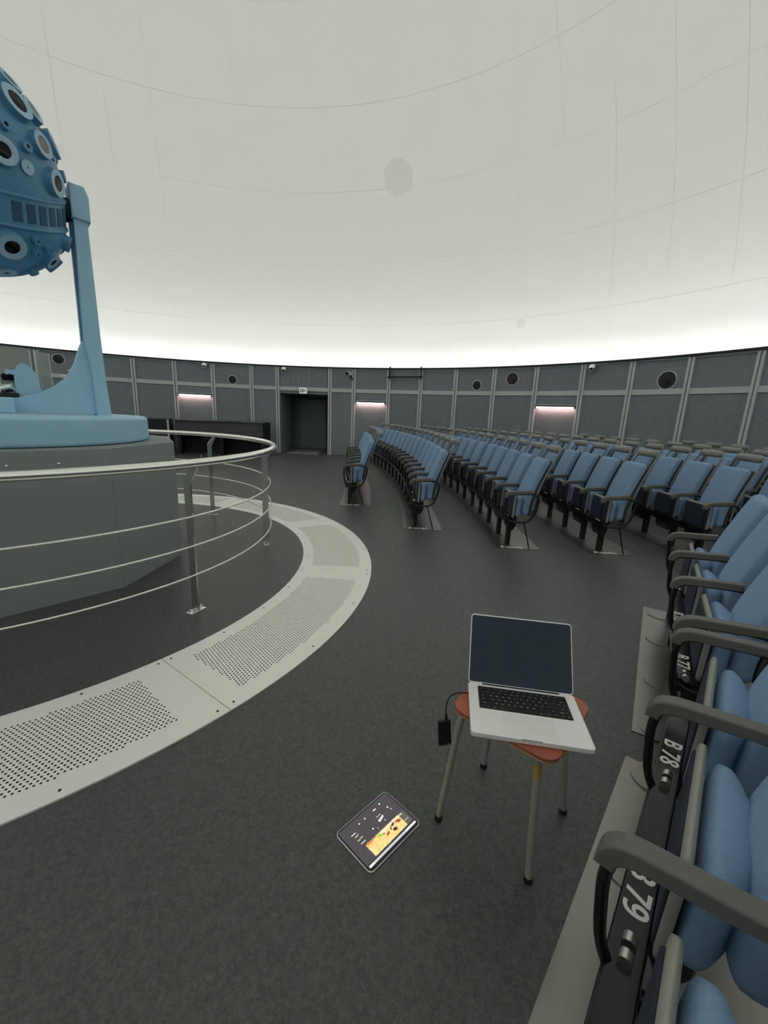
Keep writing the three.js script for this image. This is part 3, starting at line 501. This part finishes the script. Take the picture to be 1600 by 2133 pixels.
// block B: two straight bench segments beside the camera
[{ a: [4.515, 1.945], turn: -32.5, pitch: 0.556, seats: [77, 76, 75], near: true, end: true },
 { a: [3.352, 3.35], turn: -39.9, pitch: 0.562, seats: [80, 79, 78], near: false }].forEach((S, k) => {
  const th = S.turn * D2R, far = V(-Math.sin(th), 0, -Math.cos(th)), back = V(Math.cos(th), 0, -Math.sin(th)), o = V(S.a[0], 0, S.a[1]);
  const at = (q, s) => o.clone().addScaledVector(far, q * S.pitch).addScaledVector(back, s);
  S.seats.forEach((no, i) => { const p = at(i + 0.5, 0); makeSeat(p.x, p.z, th, seatB[no], 'seats in block B', { near: S.near && i === 0, pitch: S.pitch }); });
  const place = g => g.rotateY(th).translate(o.x, 0, o.z);    // local -z runs along the bench
  const L = S.seats.length * S.pitch;
  const plate = thing('floor_plate', k ? 'dark steel floor plate under seats B 78 to B 80' : 'pale steel floor plate under seats B 75 to B 77', 'floor plate');
  obj('plate', place(rbox(-0.085, 0.43, 0, 0.006, -L + (k ? 0.035 : -0.01), k ? 0.3 : -0.03, 0.002)), M.floorPlate, plate);
  if (S.end) obj('row_lettering', place(flatText('B 75-89', 0.05, 0.2).rotateY(Math.PI).translate(0.16, 0.0065, -L + 0.03)), M.white, plate);
  const beam = thing('seat_beam', k ? 'glossy black beam lettered B 78 to B 80' : 'glossy black beam lettered B 75 to B 77', 'beam');
  obj('beam', place(rbox(0.028, 0.10, 0.285, 0.348, -L + 0.02, k ? 0.2 : -0.015, 0.006)), M.beam, beam);
  S.seats.forEach((no, i) => {
    obj('seat_number', place(flatText('B ' + no, 0.052, 0.132, 0.001, 4).rotateY(-Math.PI / 2).translate(0.064, 0.348, -i * S.pitch - 0.185)), M.white, beam);
    for (const q of [0.056, 0.018]) obj('beam_pin', place(new THREE.CylinderGeometry(0.014, 0.014, 0.022, 14).rotateX(Math.PI / 2).translate(0.066, 0.356, -i * S.pitch - q)), M.steelDull, beam);
  });
  for (let q = 0; q <= S.seats.length; q++) { const z = -Math.min(Math.max(q * S.pitch, 0.1), L - 0.1); const l = obj('leg', place(box(0.068, 0.112, 0.01, 0.29, z - 0.035, z + 0.035)), M.tubeBlack, beam); obj('foot_disc', place(new THREE.CylinderGeometry(0.085, 0.085, 0.006, 28).translate(0.03, 0.009, z)), M.floorPlate, l); }
});
// ---------------------------------------------------------------- stool, laptop, hub, tablet
{
  const cx = 3.7225, cz = 2.333, t = thing('stool', 'small stool with reddish wooden seat and grey tube legs under the laptop', 'stool');
  const wood = speckle(256, [158, 84, 62], 0.16, [[6, 1.2], [24, 0.8]]);
  const sh = new THREE.Shape(), h = 0.172, r = 0.055; sh.moveTo(-h + r, -h); sh.lineTo(h - r, -h); sh.quadraticCurveTo(h, -h, h, -h + r); sh.lineTo(h, h - r); sh.quadraticCurveTo(h, h, h - r, h); sh.lineTo(-h + r, h); sh.quadraticCurveTo(-h, h, -h, h - r); sh.lineTo(-h, -h + r); sh.quadraticCurveTo(-h, -h, -h + r, -h);
  const yaw = 49 * D2R, sx = 3.733, sz = 2.352;
  obj('seat', new THREE.ExtrudeGeometry(sh, { depth: 0.006, bevelEnabled: true, bevelSize: 0.004, bevelThickness: 0.003, bevelSegments: 2, curveSegments: 8 }).rotateX(-Math.PI / 2).rotateY(yaw).translate(sx, 0.475, sz), std(0xffffff, 0.38, 0, { map: wood }), t);
  obj('seat_edge', new THREE.ExtrudeGeometry(sh, { depth: 0.007, bevelEnabled: false, curveSegments: 8 }).rotateX(-Math.PI / 2).rotateY(yaw).translate(sx, 0.4645, sz), std(0xc49a78, 0.6), t);
  const feet = [[3.746, 2.552], [3.486, 2.355], [3.955, 2.310], [3.703, 2.116]];
  feet.forEach(([x, z], i) => {
    const d = V(x - cx, 0, z - cz), R = d.length(); d.normalize();
    const p = (q, y) => V(cx + d.x * q, y, cz + d.z * q);
    const leg = obj('leg', tube([p(R, 0.012), p(R * 0.93, 0.15), p(R * 0.86, 0.30), p(R * 0.80, 0.41), p(R * 0.74, 0.445), p(R * 0.62, 0.456), p(R * 0.2, 0.456)], 0.0115, false, 40, 12), M.stoolLeg, t);
    const f = p(R, 0.009); obj('foot_cap', new THREE.CylinderGeometry(0.0135, 0.0145, 0.018, 14).translate(f.x, 0.009, f.z), M.rubber, leg);
    if (i === 0) { const w = obj('tape_wrap', rod(p(R * 0.835, 0.36), p(R * 0.812, 0.405), 0.0126, 14), M.tape, leg); w.userData.label = 'yellowish worn tape around the leg'; }
  });
}
{
  const t = thing('laptop', 'silver open laptop with black keyboard and dark screen on the stool', 'laptop'); t.position.set(3.7265, 0.4855, 2.4083); t.rotation.y = -8.8 * D2R;
  const W = 0.3557, Dp = 0.2481, Hb = 0.0152;
  const rr = (w, d, r) => { const s = new THREE.Shape(); s.moveTo(-w / 2 + r, -d / 2); s.lineTo(w / 2 - r, -d / 2); s.absarc(w / 2 - r, -d / 2 + r, r, -Math.PI / 2, 0); s.lineTo(w / 2, d / 2 - r); s.absarc(w / 2 - r, d / 2 - r, r, 0, Math.PI / 2); s.lineTo(-w / 2 + r, d / 2); s.absarc(-w / 2 + r, d / 2 - r, r, Math.PI / 2, Math.PI); s.lineTo(-w / 2, -d / 2 + r); s.absarc(-w / 2 + r, -d / 2 + r, r, Math.PI, Math.PI * 1.5); return s; };
  const body = obj('base', new THREE.ExtrudeGeometry(rr(W - 0.003, Dp - 0.003, 0.010), { depth: Hb - 0.004, bevelEnabled: true, bevelSize: 0.0015, bevelThickness: 0.002, bevelSegments: 3, curveSegments: 8 }).rotateX(-Math.PI / 2).translate(0, 0.002, 0), M.alu, t);
  obj('trackpad', new THREE.ExtrudeGeometry(rr(0.16, 0.098, 0.005), { depth: 0.0003, bevelEnabled: false }).rotateX(-Math.PI / 2).translate(0, Hb, 0.068), std(0xefefec, 0.36, 0.1), t);
  obj('thumb_notch', rbox(-0.03, 0.03, Hb - 0.0035, Hb + 0.0001, Dp / 2 - 0.0035, Dp / 2 + 0.0002, 0.0015), std(0x9b9b97, 0.5, 0.4), t);
  const kw = 0.292, kd = 0.115, kz = -0.0485;
  const well = obj('keyboard', new THREE.ExtrudeGeometry(rr(kw, kd, 0.004), { depth: 0.0004, bevelEnabled: false }).rotateX(-Math.PI / 2).translate(0, Hb, kz), M.keyWell, t);
  const rows = [['esc', ...Array.from({ length: 12 }, (_, i) => 'F' + (i + 1)), ''], ['`', ...'1234567890-=', 'del'], ['tab', ...'QWERTYUIOP[]', '\\'], ['caps', ...'ASDFGHJKL;\'', 'ret'], ['shift', ...'ZXCVBNM,./', 'shift'], ['fn', 'ctl', 'opt', 'cmd', ' ', 'cmd', 'opt', '<', '^', '>']];
  const wid = [[1.4, ...Array(12).fill(1), 1], [...Array(13).fill(1), 1.5], [1.5, ...Array(13).fill(1)], [1.75, ...Array(11).fill(1), 1.75], [2.25, ...Array(10).fill(1), 2.25], [1, 1, 1, 1.25, 5, 1.25, 1, 1, 1, 1]];
  const legends = [], kc = {};
  rows.forEach((r, j) => {
    const tot = wid[j].reduce((a, b) => a + b, 0), u = (kw - 0.004) / tot, rh = (kd - 0.004) / 6; let x = -kw / 2 + 0.002;
    r.forEach((c, i) => {
      const w = wid[j][i] * u, z = kz - kd / 2 + 0.002 + rh * (j + 0.5);
      const kk = w.toFixed(4); kc[kk] ??= rbox(-w / 2 + 0.0013, w / 2 - 0.0013, 0, 0.0014, -rh / 2 + 0.0013, rh / 2 - 0.0013, 0.0006, 1);
      const key = obj('key', kc[kk], M.key, well); key.position.set(x + w / 2, Hb + 0.0004, z);
      if (c.trim()) { const s = c.length > 1 ? 0.0028 : 0.0052, g = flatText(c, s, 0, 0.0002, 1); g.translate(x + w / 2 + (c.length > 1 ? -w * 0.12 : 0), Hb + 0.0019, z + (c.length > 1 ? 0.003 : 0)); legends.push(g); }
      x += w;
    });
  });
  const lg = obj('key_legend', legends, M.legend, well); lg.userData.kind = 'stuff';
  obj('hinge', rod(V(-0.13, Hb - 0.002, -Dp / 2 + 0.004), V(0.13, Hb - 0.002, -Dp / 2 + 0.004), 0.0045, 12), M.black, t);
  const open = Math.atan2(0.131, 0.199), LH = 0.238;
  const lidM = new THREE.Matrix4().makeTranslation(0, Hb + 0.001, -Dp / 2 + 0.004).multiply(new THREE.Matrix4().makeRotationX(-open));
  const lid = obj('lid', new THREE.ExtrudeGeometry(rr(W - 0.002, LH, 0.010), { depth: 0.003, bevelEnabled: true, bevelSize: 0.001, bevelThickness: 0.001, bevelSegments: 2, curveSegments: 8 }).translate(0, LH / 2 + 0.001, -0.005).applyMatrix4(lidM), M.alu, t);
  obj('screen', new THREE.ExtrudeGeometry(rr(W - 0.006, LH - 0.006, 0.008), { depth: 0.0006, bevelEnabled: false, curveSegments: 8 }).translate(0, LH / 2 + 0.001, -0.0012).applyMatrix4(lidM), new THREE.MeshPhysicalMaterial({ color: 0x1b2735, roughness: 0.06, specularColor: new THREE.Color(0.7, 0.85, 1.0), ior: 1.5 }), lid);
  for (const x of [-0.15, 0.15]) for (const z of [-0.1, 0.1]) obj('foot', new THREE.CylinderGeometry(0.008, 0.008, 0.0025, 14).translate(x, 0.0008, z), M.rubber, t);
}
{
  const t = thing('usb_hub', 'small black hub hanging on a short cable from the laptop', 'hub');
  const c = V(3.49, 0.328, 2.31);
  obj('body', rbox(-0.023, 0.023, -0.052, 0.052, -0.007, 0.007, 0.005, 3).rotateZ(0.1).rotateY(0.1).translate(c.x, c.y, c.z), std(0x14161c, 0.45), t);
  obj('port', rbox(0.007, 0.016, -0.053, -0.041, -0.004, 0.0075, 0.002).rotateZ(0.1).rotateY(0.1).translate(c.x, c.y, c.z), std(0xc79a98, 0.4, 0.5), t);
  obj('strain_relief', rod(V(3.493, 0.378, 2.31), V(3.491, 0.402, 2.31), 0.005, 10), M.rubber, t);
  obj('cable', tube([[3.491, 0.398, 2.31], [3.489, 0.43, 2.31], [3.494, 0.462, 2.31], [3.508, 0.482, 2.31], [3.53, 0.491, 2.312], [3.556, 0.4935, 2.315], [3.566, 0.4937, 2.318]], 0.0022, false, 36, 8), M.rubber, t);
}
{
  const t = thing('tablet', 'tablet lying on the carpet with a lit dark screen and yellow picture', 'tablet'); t.position.set(3.2708, 0, 2.4048); t.rotation.y = 46.1 * D2R;
  const W = 0.2486, Dp = 0.1795, rr = (w, d, r) => { const s = new THREE.Shape(); s.moveTo(-w / 2 + r, -d / 2); s.lineTo(w / 2 - r, -d / 2); s.absarc(w / 2 - r, -d / 2 + r, r, -Math.PI / 2, 0); s.lineTo(w / 2, d / 2 - r); s.absarc(w / 2 - r, d / 2 - r, r, 0, Math.PI / 2); s.lineTo(-w / 2 + r, d / 2); s.absarc(-w / 2 + r, d / 2 - r, r, Math.PI / 2, Math.PI); s.lineTo(-w / 2, -d / 2 + r); s.absarc(-w / 2 + r, -d / 2 + r, r, Math.PI, Math.PI * 1.5); return s; };
  obj('case', new THREE.ExtrudeGeometry(rr(W - 0.002, Dp - 0.002, 0.017), { depth: 0.004, bevelEnabled: true, bevelSize: 0.001, bevelThickness: 0.001, bevelSegments: 2, curveSegments: 10 }).rotateX(-Math.PI / 2).translate(0, 0.001, 0), std(0xf2f2f0, 0.3, 0.2), t);
  obj('bezel', new THREE.ExtrudeGeometry(rr(W - 0.005, Dp - 0.005, 0.0155), { depth: 0.0004, bevelEnabled: false, curveSegments: 10 }).rotateX(-Math.PI / 2).translate(0, 0.006, 0), std(0x0b0b0d, 0.12), t);
  const CW = 1024, CH = 732, cv = document.createElement('canvas'); cv.width = CW; cv.height = CH; const x = cv.getContext('2d');
  x.fillStyle = '#4a434a'; x.fillRect(0, 0, CW, CH);
  const w = (a, b, c, d, col = '#f4f1ee') => { x.fillStyle = col; x.fillRect(a, b, c, d); };
  // picture band
  w(190, 420, 800, 220, '#f6d98a');
  for (let k = 0; k < 260; k++) { x.globalAlpha = 0.25; x.fillStyle = ['#ffe9a8', '#f5c860', '#fff4cf', '#f0a860', '#f8ec90'][k % 5]; x.beginPath(); x.ellipse(190 + rnd() * 620, 425 + rnd() * 210, 14 + rnd() * 34, 8 + rnd() * 16, rnd() * 3, 0, 7); x.fill(); } x.globalAlpha = 1;
  x.fillStyle = '#e8935a'; for (const [a, b, c, d] of [[200, 420, 130, 36], [330, 420, 60, 22]]) x.fillRect(a, b, c, d);
  x.fillStyle = '#98d84a'; x.beginPath(); x.ellipse(452, 462, 36, 26, 0.4, 0, 7); x.fill();
  x.fillStyle = '#4b332b'; for (const [a, b, c, d, e] of [[506, 486, 16, 10, 0.3], [712, 470, 40, 20, -0.4], [790, 476, 22, 12, 0.6], [690, 552, 40, 26, 0.2], [646, 500, 10, 34, 0.4]]) { x.beginPath(); x.ellipse(a, b, c, d, e, 0, 7); x.fill(); }
  x.fillStyle = '#b5562e'; for (const [a, b, c, d, e] of [[560, 528, 40, 18, -0.4], [820, 494, 44, 26, 0.3]]) { x.beginPath(); x.ellipse(a, b, c, d, e, 0, 7); x.fill(); }
  w(880, 420, 110, 220, '#5d5f52');
  for (let k = 0; k < 24; k++) w(470 + k * 20, 434 - (k > 12 ? 2 : 0), 14, 22 + (k % 3) * 3);
  // control dots and captions
  for (const [a, b, c, d] of [[120, 168, 86, 14], [150, 222, 60, 12], [214, 210, 12, 12], [150, 356, 90, 12], [330, 96, 20, 26], [450, 92, 20, 26], [430, 300, 24, 26], [500, 346, 10, 22], [640, 90, 62, 20], [600, 214, 96, 8], [590, 268, 44, 40], [640, 258, 36, 38], [680, 250, 28, 34], [672, 332, 16, 20], [790, 68, 26, 28], [850, 196, 22, 34], [876, 262, 14, 24]]) w(a, b, c, d);
  w(140, 290, 54, 14, '#e8d9a0'); w(200, 282, 50, 14, '#e8d9a0'); w(866, 560, 110, 8, '#e6e0c8');
  w(20, 672, 984, 34, '#cfcfd6'); w(20, 672, 90, 34, '#f6f6fa'); w(780, 672, 224, 34, '#f0f0f4'); w(10, 648, 1004, 12, '#1c1a1c'); w(0, 706, 1024, 26, '#141214');
  const tx = new THREE.CanvasTexture(cv); tx.colorSpace = THREE.SRGBColorSpace;
  obj('screen', new THREE.PlaneGeometry(0.2336, 0.1648).rotateX(-Math.PI / 2).translate(0, 0.0067, 0), std(0x050505, 0.15, 0, { emissive: 0xffffff, emissiveMap: tx, emissiveIntensity: 1.0 }), t);
}
renderer.render(scene, camera);
